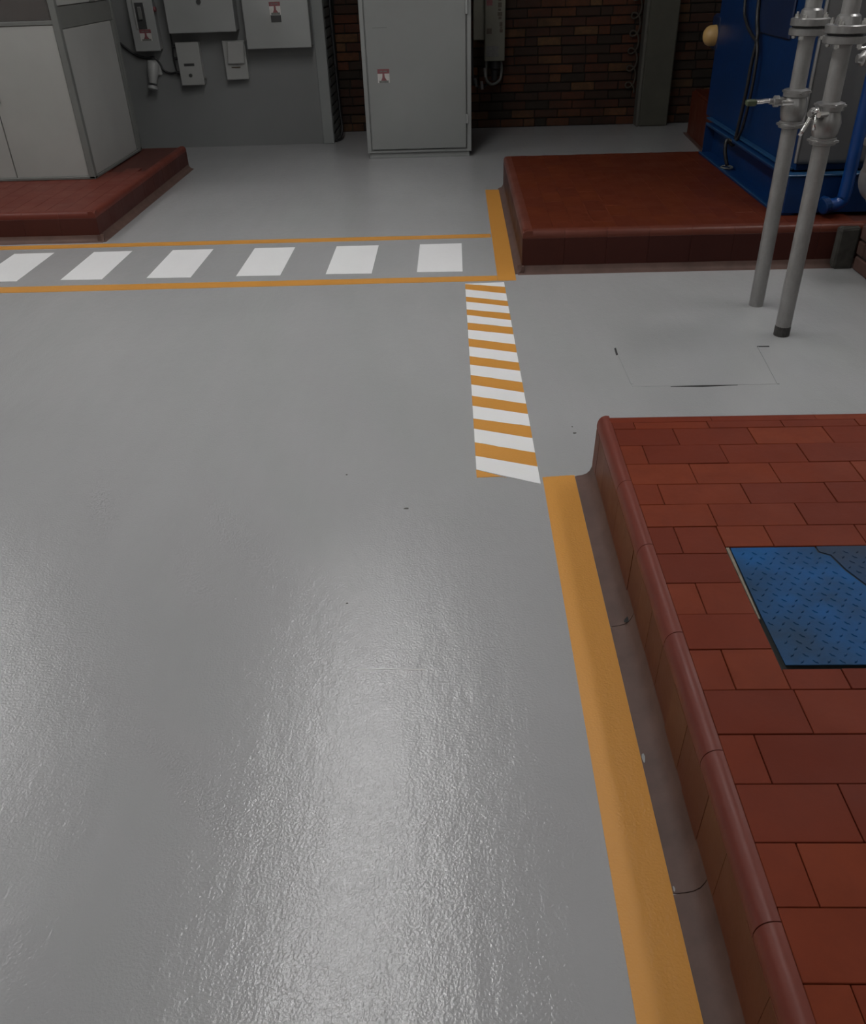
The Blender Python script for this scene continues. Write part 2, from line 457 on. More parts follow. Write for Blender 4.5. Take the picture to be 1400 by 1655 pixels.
# --- near plinth (right foreground)
PH = .25
NP = empty('tiled_plinth', (1.4, 1.2, 0), 'large near plinth of red tiles with a blue tread plate let into it', 'plinth')
XF, XT = .505, .544     # face, inner edge of bullnose
YB = 2.715
XR = 2.38
core = N()
box(core, XF+.01, XR, -1.2, YB-.012, 0, PH-.012)
obj('core', core, M_grout, NP)
# cove at the foot of the long face
cp = [(.437, 0), (.445, .0035), (.462, .006), (.478, .012), (.49, .024), (.497, .042), (.5, .06), (.52, .06), (.52, 0)]
def cove_run(a, b, joint=True):
    g = N(); extrude_profile(g, cp, 'y', a, b); return autosm(obj('cove_base', g, M_cove, NP), 50)
ys = [-1.2, -.2, .62, 1.02, 1.855, 2.705]
for a, b in zip(ys, ys[1:]): cove_run(a+.0012, b-.0012)
# upright face tiles
y = -1.13
jy = [2.705, 2.63, 2.5, 2.365, 2.23, 2.095, 1.962, 1.83, 1.695, 1.562, 1.43, 1.3, 1.245, 1.112, .98, .847, .715, .583, .45, .32, .19, .06, -.07, -.2, -.33, -.46, -.6, -.73, -.86, -1.0, -1.15]
for b, a in zip(jy, jy[1:]):
    g = N(); t = random.uniform(-.0008, .0008)
    vs = [(.4985+t, .052), (.503+t, .2)]
    extrude_profile(g, [(.4985+t, .05), (.5035+t, .2), (.53, .2), (.53, .05)], 'y', a+.0008, b-.0008)
    obj('face_tile', g, M_tile_side, NP)
# bullnose
jb = [2.71, 2.264, 1.921, 1.553, 1.187, .815, .45, .08, -.29, -.66, -1.03]
for b, a in zip(jb, jb[1:]):
    g = N()
    pr = [(.5035, .2005)]+quarter(.5045, .212, XT, PH+.001, 7)+[(XT, .2005)]
    pr = [(.504, .2005), (.503, .214), (.505, .227), (.509, .237), (.515, .2445), (.523, .2495), (.531, .2518), (.538, .2515), (XT, .2505), (XT, .2005)]
    extrude_profile(g, pr, 'y', a+.0012, b-.0012)
    autosm(obj('bullnose_tile', g, M_bull, NP), 40)
# far end face: bullnose along x with rounded corner
x = XT-.01
k = 0
while x < XR:
    b = min(x+.365, XR); g = N()
    pr = [(YB+.003, .2005), (YB+.002, .225), (YB-.006, .24), (YB-.02, .2495), (YB-.035, .2515), (YB-.06, .2505), (YB-.06, .2005)]
    extrude_profile(g, pr, 'x', x+.001, b-.001)
    autosm(obj('bullnose_tile', g, M_tile, NP), 40)
    g = N(); box(g, x+.001, b-.001, YB-.025, YB+.002, .0, .199); obj('face_tile', g, M_tile_side, NP)
    x = b
# top tiles
PL = (.742, 1.56, 1.425, 1.903)      # opening for the tread plate
rows = [2.655, 2.604, 2.486, 2.363, 2.238, 2.122, 2.005, 1.875, 1.745, 1.619, 1.491, 1.359, 1.23, 1.102, .969, .841, .711, .581, .451, .321, .191, .061, -.069]
for i, (b, a) in enumerate(zip(rows, rows[1:])):
    off = .62 if i % 2 == 0 else .7475
    if i == 0: off = .62
    xs = [XT]
    x = off+.0
    if x-XT < .03: x += 0
    while x < XR:
        if x > XT+.02: xs.append(x)
        x += .2575
    xs.append(XR)
    for xa, xb in zip(xs, xs[1:]):
        for (p0, p1, q0, q1) in subtract((xa, xb, a, b), PL):
            if p1-p0 < .012 or q1-q0 < .012: continue
            c = ((p0+p1)/2, (q0+q1)/2, PH-.006+random.uniform(-.0009, .0009))
            piece('top_tile', c, (round(p1-p0-.0022, 3), round(q1-q0-.0022, 3), .014), .0012, M_tile, NP,
                  (random.uniform(-.004, .004), random.uniform(-.003, .003), 0))
# tread plate set in the plinth
ZT = PH+.002
TP = empty('tread_plate', (1.1, 1.66, PH), 'blue painted steel tread plate set in the near red plinth', 'metal plate')
obj('pit_edge', box(N(), PL[0]+.0005, PL[1], PL[2]+.0005, PL[3]-.0005, PH-.0119, PH-.0075), M_plateedge, TP)
obj('dark_under_slab', box(N(), .76, 1.55, 1.443, 1.895, PH-.0074, ZT-.0019), M_plateedge, TP)  # dark slab below the sheet, gap shade in its colour
obj('frame_strip', slab(N(), [(.7425, 1.9), (.7425, 1.6), (.7465, 1.6), (.751, 1.9)], PH-.0074, PH+.001), paint('mortar_strip', (.2, .17, .13), .8, .3, 30), TP, label='pale mortar line at the left edge')
CUT = [(.992, 1.895), (1.052, 1.718), (1.56, 1.30)]
pb = [(.754, 1.897), (.752, 1.6), (.755, 1.436), (1.55, 1.434), (1.55, 1.50), (1.06, 1.712), (1.027, 1.79), (1.012, 1.855), (.985, 1.871), (.985, 1.897)]
bl = obj('blue_sheet', slab(N(), pb, ZT-.0018, ZT), M_plate, TP)
pc = [(1.55, 1.898), (.990, 1.898), (.990, 1.874), (1.017, 1.858), (1.032, 1.793), (1.064, 1.716), (1.55, 1.506)]
cr = obj('worn_sheet', slab(N(), pc, ZT-.0014, ZT+.0012), M_plate2, TP, label='grey-blue worn corner piece')
def inside(p, poly):
    c = False
    for i in range(len(poly)):
        x1, y1 = poly[i]; x2, y2 = poly[i-1]
        if (y1 > p[1]) != (y2 > p[1]) and p[0] < (x2-x1)*(p[1]-y1)/(y2-y1)+x1: c = not c
    return c
def lozenges(poly, z, mat, parent):
    g = N(); s = .031; i = 0; yy = 1.445
    while yy < 1.895:
        xx = .765+(s/2 if i % 2 else 0); j = 0
        while xx < 1.545:
            if inside((xx, yy), poly) and inside((xx-.012, yy-.009), poly) and inside((xx+.012, yy+.009), poly):
                a = PI/4 if (i+j) % 2 else -PI/4
                L, W, H = .0088, .0032, .0022
                ca, sa = math.cos(a), math.sin(a)
                base = [(-L, 0), (0, -W), (L, 0), (0, W)]
                bv = [g.verts.new((xx+u*ca-v*sa, yy+u*sa+v*ca, z)) for u, v in base]
                tv = [g.verts.new((xx+u*.55*ca-v*.4*sa, yy+u*.55*sa+v*.4*ca, z+H)) for u, v in base]
                g.faces.new(tv)
                for k in range(4): g.faces.new((bv[k], bv[(k+1) % 4], tv[(k+1) % 4], tv[k]))
            xx += s; j += 1
        yy += s*.72; i += 1
    obj('tread_pattern', g, mat, parent, kind='stuff')
lozenges(pb, ZT, M_plate, TP); lozenges(pc, ZT+.0012, M_plate2, TP)
# chipped cove
ck = chip(.4845, 1.862, .012, 'black chip in the cove at the foot of the near plinth', z=.021, rot=.9, asp=2.6); ck.data.materials[0] = M_gap
for (cx_, cy_, cs, rt, lb) in ((.4415, 1.375, .0065, 1.55, 'pale grey paint gap between yellow band and cove'), (.4405, 1.03, .003, 1.6, 'smaller pale paint sliver at the cove edge, nearer the viewer')):
    ck = chip(cx_, cy_, cs, lb, z=.003, rot=rt, asp=5); ck.data.materials[0] = M_hatchlid

# --- generic painted tile plinth for the two others
def plinth(name, loc, label, x0, x1, y0, y1, hgt, mtop, mside, mbull, mgrout, open_sides, top_rect=None, hole=None, tile=(.13, .26), alongy=True, cove=.045, nb=.03):
    """x0..x1,y0..y1 = upright faces; open_sides subset of 'L','R','F' that are seen"""
    E_ = empty(name, loc, label, 'plinth')
    obj('core', box(N(), x0+.01, x1-.01, y0+.01, y1-.01, 0, hgt-.01), mgrout, E_)
    cpf = lambda s: [(s*cove, 0), (s*cove*.75, .004), (s*cove*.35, .01), (s*cove*.12, .022), (0, .045), (-s*.012, .045), (-s*.012, 0)]
    if 'F' in open_sides:
        g = N(); extrude_profile(g, [(y0+u, z) for u, z in cpf(-1)], 'x', x0-cove*.6, x1+(cove*.6 if 'R' in open_sides else 0)); autosm(obj('cove_base', g, M_cove, E_), 50)
    if 'L' in open_sides:
        g = N(); extrude_profile(g, [(x0+u, z) for u, z in cpf(-1)], 'y', y0-cove*.6, y1); autosm(obj('cove_base', g, M_cove, E_), 50)
    if 'R' in open_sides:
        g = N(); extrude_profile(g, [(x1+u, z) for u, z in cpf(1)], 'y', y0-cove*.6, y1); autosm(obj('cove_base', g, M_cove, E_), 50)
    zf = hgt-.045
    def faces(axis, u, s, a, b):
        n = max(1, round((b-a)/.2575))
        for i in range(n):
            p, q = a+(b-a)*i/n, a+(b-a)*(i+1)/n
            if axis == 'x': c = ((p+q)/2, u+s*.008, (.044+zf)/2); d = (round(q-p-.0012, 4), .018, zf-.044)
            else: c = (u+s*.008, (p+q)/2, (.044+zf)/2); d = (.018, round(q-p-.0012, 4), zf-.044)
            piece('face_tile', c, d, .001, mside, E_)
            g = N()
            pr = [(u, zf+.001), (u-s*.001, hgt-.03), (u+s*.003, hgt-.016), (u+s*.011, hgt-.005), (u+s*.022, hgt), (u+s*(.03+nb), hgt+.0005), (u+s*(.03+nb), zf+.001)]
            extrude_profile(g, pr, axis, p+.0006, q-.0006); autosm(obj('bullnose_tile', g, mbull, E_), 50)
    if 'F' in open_sides: faces('x', y0, 1, x0, x1)
    if 'L' in open_sides: faces('y', x0, 1, y0+.0, y1)
    if 'R' in open_sides: faces('y', x1, -1, y0+.0, y1)
    # top tiles
    in_x0 = x0+(.03+nb if 'L' in open_sides else 0); in_x1 = x1-(.03+nb if 'R' in open_sides else 0); in_y0 = y0+(.03+nb if 'F' in open_sides else 0); in_y1 = y1
    tr = top_rect or (in_x0, in_x1, in_y0, in_y1)
    i = 0; x = in_x0
    while x < in_x1-.01:
        xb = min(x+tile[0], in_x1); yy = in_y0-(tile[1]/2 if i % 2 else 0)
        while yy < in_y1-.01:
            a, b = max(yy, in_y0), min(yy+tile[1], in_y1); yy += tile[1]
            if b-a < .03: continue
            if b < tr[2] or a > tr[3] or xb < tr[0] or x > tr[1]: continue
            for (p0, p1, q0, q1) in (subtract((x, xb, a, b), hole) if hole else [(x, xb, a, b)]):
                if p1-p0 < .015 or q1-q0 < .015: continue
                piece('top_tile', ((p0+p1)/2, (q0+q1)/2, hgt-.0065+random.uniform(-.0004, .0004)), (round(p1-p0-.001, 3), round(q1-q0-.001, 3), .014), .001, mtop, E_)
        x = xb; i += 1
    return E_
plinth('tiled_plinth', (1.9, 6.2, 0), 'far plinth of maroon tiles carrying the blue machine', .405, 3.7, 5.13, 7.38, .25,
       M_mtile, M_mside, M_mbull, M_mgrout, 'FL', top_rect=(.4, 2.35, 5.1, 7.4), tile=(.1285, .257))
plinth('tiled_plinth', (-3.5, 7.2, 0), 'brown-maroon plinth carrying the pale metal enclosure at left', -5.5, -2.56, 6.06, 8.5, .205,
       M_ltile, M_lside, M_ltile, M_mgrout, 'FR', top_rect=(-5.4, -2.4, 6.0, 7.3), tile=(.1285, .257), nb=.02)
o = None

# red block behind
rb = empty('red_block', (3.1, 8.5, 0), 'tall narrow red painted block behind the blue machine, beside the pillar', 'plinth')
g = N(); a = [(2.46, 9.63), (2.33, 7.40), (3.9, 7.40), (3.9, 9.63)]
slab(g, a, 0, .425); bmesh.ops.bevel(g, geom=[e for e in g.edges if min(v.co.z for v in e.verts) > .4], offset=.02, segments=3, affect='EDGES')
autosm(obj('body', g, M_mtile, rb), 40)
g = N(); slab(g, [(2.43, 9.66), (2.30, 7.405), (2.335, 7.405), (2.465, 9.66)], 0, .012); obj('cove_base', g, M_cove, rb)

# brick kerb at right
kb = empty('brick_kerb', (2.6, 4, 0), 'low rough brick kerb at the right edge between the plinths', 'kerb')
obj('core', box(N(), 2.405, 2.9, 2.73, 5.06, 0, .262), M_gmortar, kb)
M_kbrick = tile_mat('sooty_red_brick', (.05, .04, .035), (.07, .038, .03), (.1, .055, .045), .8)
for r in range(3):
    y = 2.735-(.11 if r % 2 else 0)
    while y < 5.05:
        a, b = max(y, 2.735), min(y+.225, 5.055); y += .235
        if b-a > .04: piece('brick', (2.402, (a+b)/2, r*.09+.043), (.03, round(b-a, 3), .078), .006, M_kbrick, kb, (0, random.uniform(-.02, .02), random.uniform(-.01, .01)))
for i in range(10):
    piece('brick', (2.51, 2.85+i*.235, .262), (.2, .225, .03), .006, M_kbrick, kb)
# rough cement patch ending the plinth
g = N(); box(g, 2.27, 2.395, 5.065, 5.125, 0, .245, .02, 2)
for v in g.verts: v.co += Vector([random.uniform(-.006, .006) for _ in range(3)])
tag(obj('cement_fillet', g, paint('rough_cement', (.045, .042, .036), .9, .3, 15, .6, bscale=40)), 'rough dark cement fillet between far plinth and brick kerb', 'mortar')

# ------------------------------------------------------------------ tall grey cabinet
cb = empty('electrical_cabinet', (-.345, 8.95, 0), 'tall grey metal electrical cabinet standing before the brick wall', 'cabinet')
CY = 8.75
obj('plinth_base', box(N(), -.835, .145, CY+.015, CY+.43, 0, .055, .003), M_cab2, cb)
obj('body', box(N(), -.848, .165, CY+.012, CY+.45, .05, 2.2, .004), M_cab2, cb)
obj('side_frame', box(N(), -.848, -.808, CY-.006, CY+.014, .05, 2.2, .004), M_cab2, cb)
obj('side_frame', box(N(), .125, .165, CY-.006, CY+.014, .05, 2.2, .004), M_cab2, cb)
dr = obj('door', box(N(), -.800, .116, CY-.02, CY+.012, .082, 2.17, .006), M_cab, cb)
obj('lower_rail', box(N(), -.848, .165, CY-.004, CY+.014, .05, .074, .003), M_cab2, cb)
g = N(); box(g, .112, .135, CY-.034, CY-.012, 1.2, 1.34, .004); obj('hinge', g, M_box, cb)
g = N(); box(g, .112, .135, CY-.03, CY-.012, .3, .38, .004); obj('hinge', g, M_box, cb)
obj('faint_scuff', box(N(), -.73, -.60, CY-.0212, CY-.019, 1.113, 1.118), M_eframe, dr)
def warning(parent, x0, x1, y, z0, z1, dark=True, bottom_dark=False):
    """small safety sticker: red header, pale field, red pointed sign, grey lines of print"""
    L = obj('warning_label', box(N(), x0, x1, y-.002, y, z0, z1), M_whl, parent, label='white sticker with red header and red warning sign')
    hgt = z1-z0; wd = x1-x0
    if parent.parent is None or parent.type == 'EMPTY': sub = L
    else: sub = None
    par = L if sub else parent
    obj('label_header', box(N(), x0, x1, y-.003, y-.001, z1-hgt*.33, z1), M_redl, par)
    g = N(); box(g, x0+wd*.18, x0+wd*.42, y-.0036, y-.002, z1-hgt*.2, z1-hgt*.13); box(g, x0+wd*.5, x0+wd*.8, y-.0036, y-.002, z1-hgt*.2, z1-hgt*.13)
    obj('header_print', g, M_grl, par)
    g = N(); xm = (x0+x1)/2
    pts = [(xm-.08*wd, z1-hgt*.33), (xm+.08*wd, z1-hgt*.33), (xm+.10*wd, z1-hgt*.6), (xm+.28*wd, z0+hgt*.16), (xm-.22*wd, z0+hgt*.16), (xm-.1*wd, z1-hgt*.6)]
    A = [g.verts.new((x, y-.0032, z)) for x, z in pts]; B = [g.verts.new((x, y-.001, z)) for x, z in pts]
    g.faces.new(A); g.faces.new(B[::-1])
    for i in range(len(pts)): g.faces.new((A[i], B[i], B[(i+1) % 6], A[(i+1) % 6]))
    obj('warning_sign', g, M_redl, par)
    obj('print_line', box(N(), x0+wd*.12, x1-wd*.08, y-.0038, y-.001, z0, z0+hgt*.16), M_slot if bottom_dark else M_grl, par)
warning(cb, -.708, -.598, CY-.0201, .668, .782)

# ------------------------------------------------------------------ boxes on the grey wall
def wallbox(name, x0, x1, z0, z1, yf, label, mat=M_box, group=None):
    e = empty(name, ((x0+x1)/2, GY, z0), label, 'electrical box', group)
    obj('housing', box(N(), x0+.008, x1-.008, yf+.02, GY, z0+.008, z1-.008, .004), mat, e)
    d = obj('cover', box(N(), x0, x1, yf, yf+.022, z0, z1, .007, 2), mat, e)
    return e, d
e, d = wallbox('switch_box', -3.190, -2.937, .926, 1.62, 9.5, 'tall narrow grey switch box with a dark lever slot, leftmost on the grey wall')
obj('lever_recess', box(N(), -3.115, -3.03, 9.494, 9.502, 1.12, 1.345, .002), M_slot, e)
obj('lever', box(N(), -3.09, -3.055, 9.475, 9.5, 1.2, 1.31, .006), M_eframe, e)
obj('lever_guard', box(N(), -3.13, -3.115, 9.485, 9.5, 1.12, 1.37, .003), M_boxw, e)
warning(e, -3.115, -3.0, 9.499, 1.018, 1.117)
g = N(); cyl(g, (-2.937, 9.52, 1.285), (-2.915, 9.52, 1.285), .022, 14); obj('latch', g, M_redl, e)
e, d = wallbox('junction_cabinet', -2.80, -2.131, 1.078, 1.75, 9.42, 'large grey wall cabinet above the slotted box and the lidded box')
g = N(); cyl(g, (-2.457, 9.422, 1.338), (-2.457, 9.408, 1.338), .022, 14); obj('lock', g, M_slot, e)
e, d = wallbox('meter_box', -2.79, -2.555, .607, .995, 9.52, 'small grey box with two black slots, below the large wall cabinet', M_boxw)
obj('window_slot', box(N(), -2.732, -2.628, 9.5165, 9.523, .782, .806, .001), M_slot, e)
g = N(); cyl(g, (-2.682, 9.523, .698), (-2.682, 9.512, .698), .017, 12); obj('knob', g, M_slot, e)
for z in (.957, .85, .72):
    g = N(); cyl(g, (-2.784, 9.57, z), (-2.83, 9.57, z), .016, 10); obj('cable_gland', g, M_dark, e)
g = N(); cyl(g, (-2.56, 9.57, .66), (-2.535, 9.57, .66), .014, 10); obj('cable_gland', g, M_edark, e)
e, d = wallbox('breaker_box', -2.32, -2.092, .645, .995, 9.54, 'small grey box with a raised tilted lid, beside the slotted box', M_boxw)
g = N(); box(g, -2.285, -2.115, 9.51, 9.543, .79, .985, .008, 2)
for v in g.verts: v.co.x += (v.co.z-.79)*.12
obj('raised_lid', g, M_boxw, e)
obj('name_strip', box(N(), -2.255, -2.165, 9.5345, 9.5425, .752, .762), M_brl, e)
e, d = wallbox('distribution_board', -2.045, -1.402, .922, 1.7, 9.43, 'wide grey distribution board with a warning sticker, rightmost on the grey wall')
warning(e, -1.780, -1.672, 9.4305, 1.21, 1.318)
obj('name_plate', box(N(), -1.775, -1.675, 9.427, 9.4305, 1.145, 1.205), M_slot, e, label='small dark rating plate')
# plug socket
e = empty('wall_socket', (-3.08, GY, .58), 'pale rounded angled plug socket below the narrow switch box', 'socket')
obj('mount', box(N(), -3.13, -3.0, 9.59, GY, .70, .84, .012, 2), M_boxw, e)
g = N(); lathe(g, (-3.065, 9.60, .82), (-3.10, 9.53, .60), [(0, .05), (.02, .062), (.09, .058), (.15, .045), (.19, .04), (.20, .036)], 20); autosm(obj('socket_body', g, M_boxw, e))
g = N(); lathe(g, (-3.097, 9.537, .612), (-3.103, 9.525, .575), [(0, .04), (.004, .05), (.03, .05), (.036, .042)], 20); autosm(obj('socket_rim', g, M_box, e))
# cables
g = N(); tube(g, [(-3.42, 9.60, 1.05), (-3.33, 9.6, .965), (-3.22, 9.6, .885), (-3.12, 9.6, .86), (-3.04, 9.585, .862), (-3.0, 9.6, .80), (-2.975, 9.6, .745), (-2.91, 9.6, .715), (-2.84, 9.58, .722), (-2.80, 9.575, .71)], .011)
tag(obj('black_cable', g, M_dark, smooth=True), 'black cable sagging from behind the enclosure to the slotted box', 'cable')
g = N(); tube(g, [(-2.84, 9.60, 1.2), (-2.842, 9.60, .98), (-2.85, 9.6, .86), (-2.84, 9.6, .73), (-2.812, 9.59, .70)], .008)
tag(obj('black_cable', g, M_dark, smooth=True), 'thin black cable dropping along the left side of the slotted box', 'cable')
g = N(); tube(g, [(-1.235, 9.84, 1.6), (-1.24, 9.84, 1.2), (-1.235, 9.84, .8), (-1.225, 9.84, .3), (-1.215, 9.83, .12), (-1.235, 9.77, .03), (-1.262, 9.72, .018), (-1.275, 9.69, .018)], .014)
tag(obj('black_cable', g, M_dark, smooth=True), 'black cable running down to the floor beside the painted wall post', 'cable')

# ------------------------------------------------------------------ cream switch on the brick wall
e = empty('cream_switch_box', (.4, 10.2, .68), 'cream fused switch box with dark printing on the brick wall by the cabinet', 'electrical box')
obj('left_housing', box(N(), .215, .336, 10.12, 10.3, .887, 1.7, .006), M_cream, e)
obj('right_housing', box(N(), .334, .545, 10.08, 10.3, .69, 1.8, .006), M_cream, e)
obj('name_plate', box(N(), .35, .482, 10.077, 10.081, .732, .832, .001), M_grl, e, label='grey name plate')
obj('brown_mark', box(N(), .352, .405, 10.077, 10.081, .945, .995), M_brl, e)
obj('red_mark', box(N(), .35, .41, 10.077, 10.081, 1.2, 1.25), M_redl, e)
# column of sideways dark printing, too blurred to read
pr = N()
for (za, zb, xa, xb) in [(.955, .985, .488, .520), (.99, 1.005, .492, .515), (1.01, 1.05, .486, .516), (1.075, 1.10, .475, .505), (1.105, 1.14, .465, .512), (1.15, 1.17, .47, .5), (1.18, 1.225, .468, .505), (1.235, 1.27, .47, .5)]:
    box(pr, xa, xb, 10.0775, 10.081, za, zb)
obj('printing', pr, M_brl, e)
e2 = empty('conduit_cluster', (.4, 10.25, .43), 'dark conduit fittings and cable ends hanging below the cream switch box', 'conduit')
g = N(); lathe(g, (.45, 10.2, .692), (.44, 10.2, .45), [(0, .05), (.03, .06), (.08, .055), (.1, .035), (.2, .03)], 14); autosm(obj('gland', g, M_dark, e2))
g = N(); tube(g, [(.36, 10.2, .69), (.35, 10.18, .58), (.36, 10.17, .5), (.42, 10.17, .46), (.5, 10.18, .5), (.52, 10.2, .6), (.51, 10.2, .69)], .014); obj('cable_loop', g, M_edark, e2, smooth=True)
g = N(); cyl(g, (.335, 10.17, .62), (.345, 10.17, .53), .013, 10); obj('conduit_end', g, M_galv, e2, label='short bright conduit end')
g = N(); cyl(g, (.305, 10.19, .49), (.312, 10.19, .41), .015, 10); obj('conduit_end', g, M_galv, e2, label='short bright conduit end')
g = N(); cyl(g, (.235, 10.19, .52), (.25, 10.19, .44), .014, 10); obj('conduit_end', g, M_eframe, e2)
g = N(); tube(g, [(.40, 10.24, .5), (.36, 10.24, .45), (.3, 10.24, .42), (.25, 10.24, .45), (.21, 10.24, .56), (.2, 10.24, .9)], .010); obj('cable_loop', g, M_dark, e2, smooth=True)
# looped wire by the pillar
g = N(); pts = []
for k in range(120):
    t = k/119; z = .32+1.15*t; a = t*7*2*PI
    pts.append((1.935+.05*math.cos(a), 10.27+.004*math.sin(a*.5), z+.062*math.sin(a)))
tube(g, pts, .010, 6, 2)
tag(obj('looped_wire', g, paint('dull_tan_wire', (.045, .036, .026), .8, .3, 20), smooth=True), 'dull tan wire in loose loops beside the concrete pillar', 'wire')

# ------------------------------------------------------------------ enclosure on the left plinth
en = empty('metal_enclosure', (-4.1, 7.7, .205), 'pale metal panelled enclosure with glass top on the left plinth', 'enclosure')
EX, EY, EZ = -2.93, 7.13, .2085
ET = 2.3
obj('base_rail', box(N(), -5.45, EX, EY, 8.36, EZ-.002, EZ+.02, .003), M_eframe, en)
def post(x0, x1, y0, y1): obj('corner_post', box(N(), x0, x1, y0, y1, EZ, ET, .004), M_eframe, en)
post(EX-.05, EX, EY, EY+.05); post(EX-.045, EX, 8.315, 8.36); post(-5.45, -5.40, EY, EY+.05)
obj('front_panel', box(N(), -3.575, EX-.052, EY+.010, EY+.03, EZ+.02, 1.295, .003), M_panel, en)
obj('front_panel', box(N(), -4.25, -3.583, EY+.010, EY+.03, EZ+.02, 1.295, .003), M_panel, en)
obj('front_panel', box(N(), -4.95, -4.258, EY+.010, EY+.03, EZ+.02, 1.295, .003), M_panel, en)
obj('latch', box(N(), -3.565, -3.54, EY-.006, EY+.012, .78, .86, .004), M_eframe, en)
obj('side_panel', box(N(), EX-.03, EX-.010, EY+.052, 8.245, EZ+.02, 1.262, .003), M_panel, en)
obj('side_strip', box(N(), EX-.025, EX-.001, 8.262, 8.312, EZ+.02, 1.262, .003), M_eframe, en)
obj('front_rail', box(N(), -5.4, EX-.05, EY+.004, EY+.04, 1.297, 1.325, .003), M_eframe, en)
obj('side_rail', box(N(), EX-.04, EX-.012, EY+.05, 8.315, 1.265, 1.41, .003), M_edark, en, label='dark upper rail of the side')
obj('upper_side_panel', box(N(), EX-.03, EX-.008, EY+.052, 7.86, 1.414, 2.25, .003), M_panel, en)
obj('upper_side_panel', box(N(), EX-.03, EX-.008, 7.98, 8.31, 1.414, 2.25, .003), M_panel, en)
obj('side_mullion', box(N(), EX-.034, EX-.004, 7.862, 7.978, 1.412, 2.25, .003), M_edark, en)
obj('glass_pane', box(N(), -4.2, EX-.052, EY+.015, EY+.021, 1.327, 2.25), M_glass, en)
obj('glass_pane', box(N(), -5.39, -4.23, EY+.015, EY+.021, 1.327, 2.25), M_glass, en)
obj('roof', box(N(), -5.46, EX+.01, EY-.01, 8.37, 2.25, 2.3, .005), M_eframe, en)
obj('back_panel', box(N(), -5.45, EX-.01, 8.34, 8.36, EZ, 2.25), M_panel, en)
obj('glass_backing', box(N(), -5.2, -3.0, 7.2, 8.2, EZ+.02, 2.2, .02), paint('glass_reflection_tone', (.3, .25, .23), .7, .35, 6), en)  # filler block behind the glass, brick reflection put into its colour

# ------------------------------------------------------------------ blue machine
mc = empty('blue_machine', (2.9, 6.4, .25), 'large blue painted machine with a grey door on the far plinth', 'machine')
BX, BY0, BY1, BZ0, BZ1 = 2.0, 5.35, 7.28, .251, .478
# base frame: channel section opening outwards along the left side
def chan(g, x, y0, y1):
    box(g, x-.025, x+.09, y0, y1, BZ0, BZ0+.014, .002)
    box(g, x+.075, x+.09, y0, y1, BZ0, BZ1)
    box(g, x, x+.09, y0, y1, BZ1-.014, BZ1, .002)
g = N(); chan(g, BX, BY0, BY1); obj('side_channel', g, M_blue, mc)
g = N(); box(g, BX-.027, BX-.012, BY0, BY1, BZ0+.013, BZ0+.018); box(g, BX-.001, BX+.012, BY0+.02, BY1, BZ1-.001, BZ1+.004)
obj('pale_edge', g, M_blue2, mc, label='lighter blue edges of the channel, lit look painted in')
obj('channel_end', box(N(), BX+.002, BX+.12, BY1, BY1+.012, BZ0, BZ1), M_blue, mc)
obj('front_beam', box(N(), BX+.01, 3.5, BY0-.012, BY0+.05, BZ0+.012, BZ1, .004), M_blue, mc)
obj('front_beam_lip', box(N(), BX, 3.5, BY0-.022, BY0+.06, BZ1+.0005, BZ1+.012, .003), M_blue2, mc)
obj('deck', box(N(), BX+.095, 3.5, BY0+.055, BY1, BZ1-.03, BZ1-.001), M_blue, mc)
g = N()
slab(g, [(2.085, 5.46), (3.45, 5.46), (3.45, 7.62), (2.085, 7.62)], BZ1+.012, 3.0)
obj('body', g, M_blue, mc)
obj('foot_lip', box(N(), BX+.045, 2.085, 5.5, 7.45, BZ1+.005, BZ1+.018, .003), M_blue2, mc)
# recessed darker upper field on the left side and folded seam
M_blue3 = paint('dark_blue_cover', (.002, .011, .045), .5, .25, 5)
g = N(); box(g, 2.068, 2.086, 5.95, 6.66, 1.15, 2.6, .008); obj('side_cover', g, M_blue3, mc, label='darker blue side cover')
for (ya, yb) in ((5.62, 5.66), (6.9, 6.93)):
    pass
g = N(); lathe(g, (2.085, 7.66, 1.055), (1.98, 7.66, 1.055), [(0, .075), (.05, .073), (.075, .062), (.092, .04), (.1, .012)], 20); 
g2 = obj('end_cap', g, M_tan, mc, label='rounded tan end cap sticking out behind'); autosm(g2, 60)
g = N(); box(g, 2.08, 2.3, 7.56, 7.8, .95, 1.2, .02); obj('cap_housing', g, M_blue3, mc)
# grey door on the front
gd = obj('front_door', box(N(), 2.055, 2.62, 5.405, 5.462, .53, 2.6, .03, 3), M_gdoor, mc, label='grey front door'); autosm(gd)
obj('door_trim', box(N(), 2.05, 2.062, 5.40, 5.42, .54, 2.6, .003), M_galv, mc)
# blue pipe with elbow in front
g = N(); tube(g, [(2.335, 5.27, 2.6), (2.335, 5.27, 1.6), (2.335, 5.27, .9), (2.335, 5.27, .42), (2.32, 5.27, .345), (2.27, 5.285, .325), (2.235, 5.335, .33)], .037, 16, 5)
obj('drain_pipe', g, paint('bright_blue_pipe', (.0015, .035, .16), .35, .15, 5), mc, smooth=True, label='brighter blue vertical pipe')
g = N(); lathe(g, (2.25, 5.275, .327), (2.20, 5.26, .32), [(0, .04), (.005, .05), (.035, .05), (.04, .04)], 16); obj('pipe_collar', g, M_blue, mc)
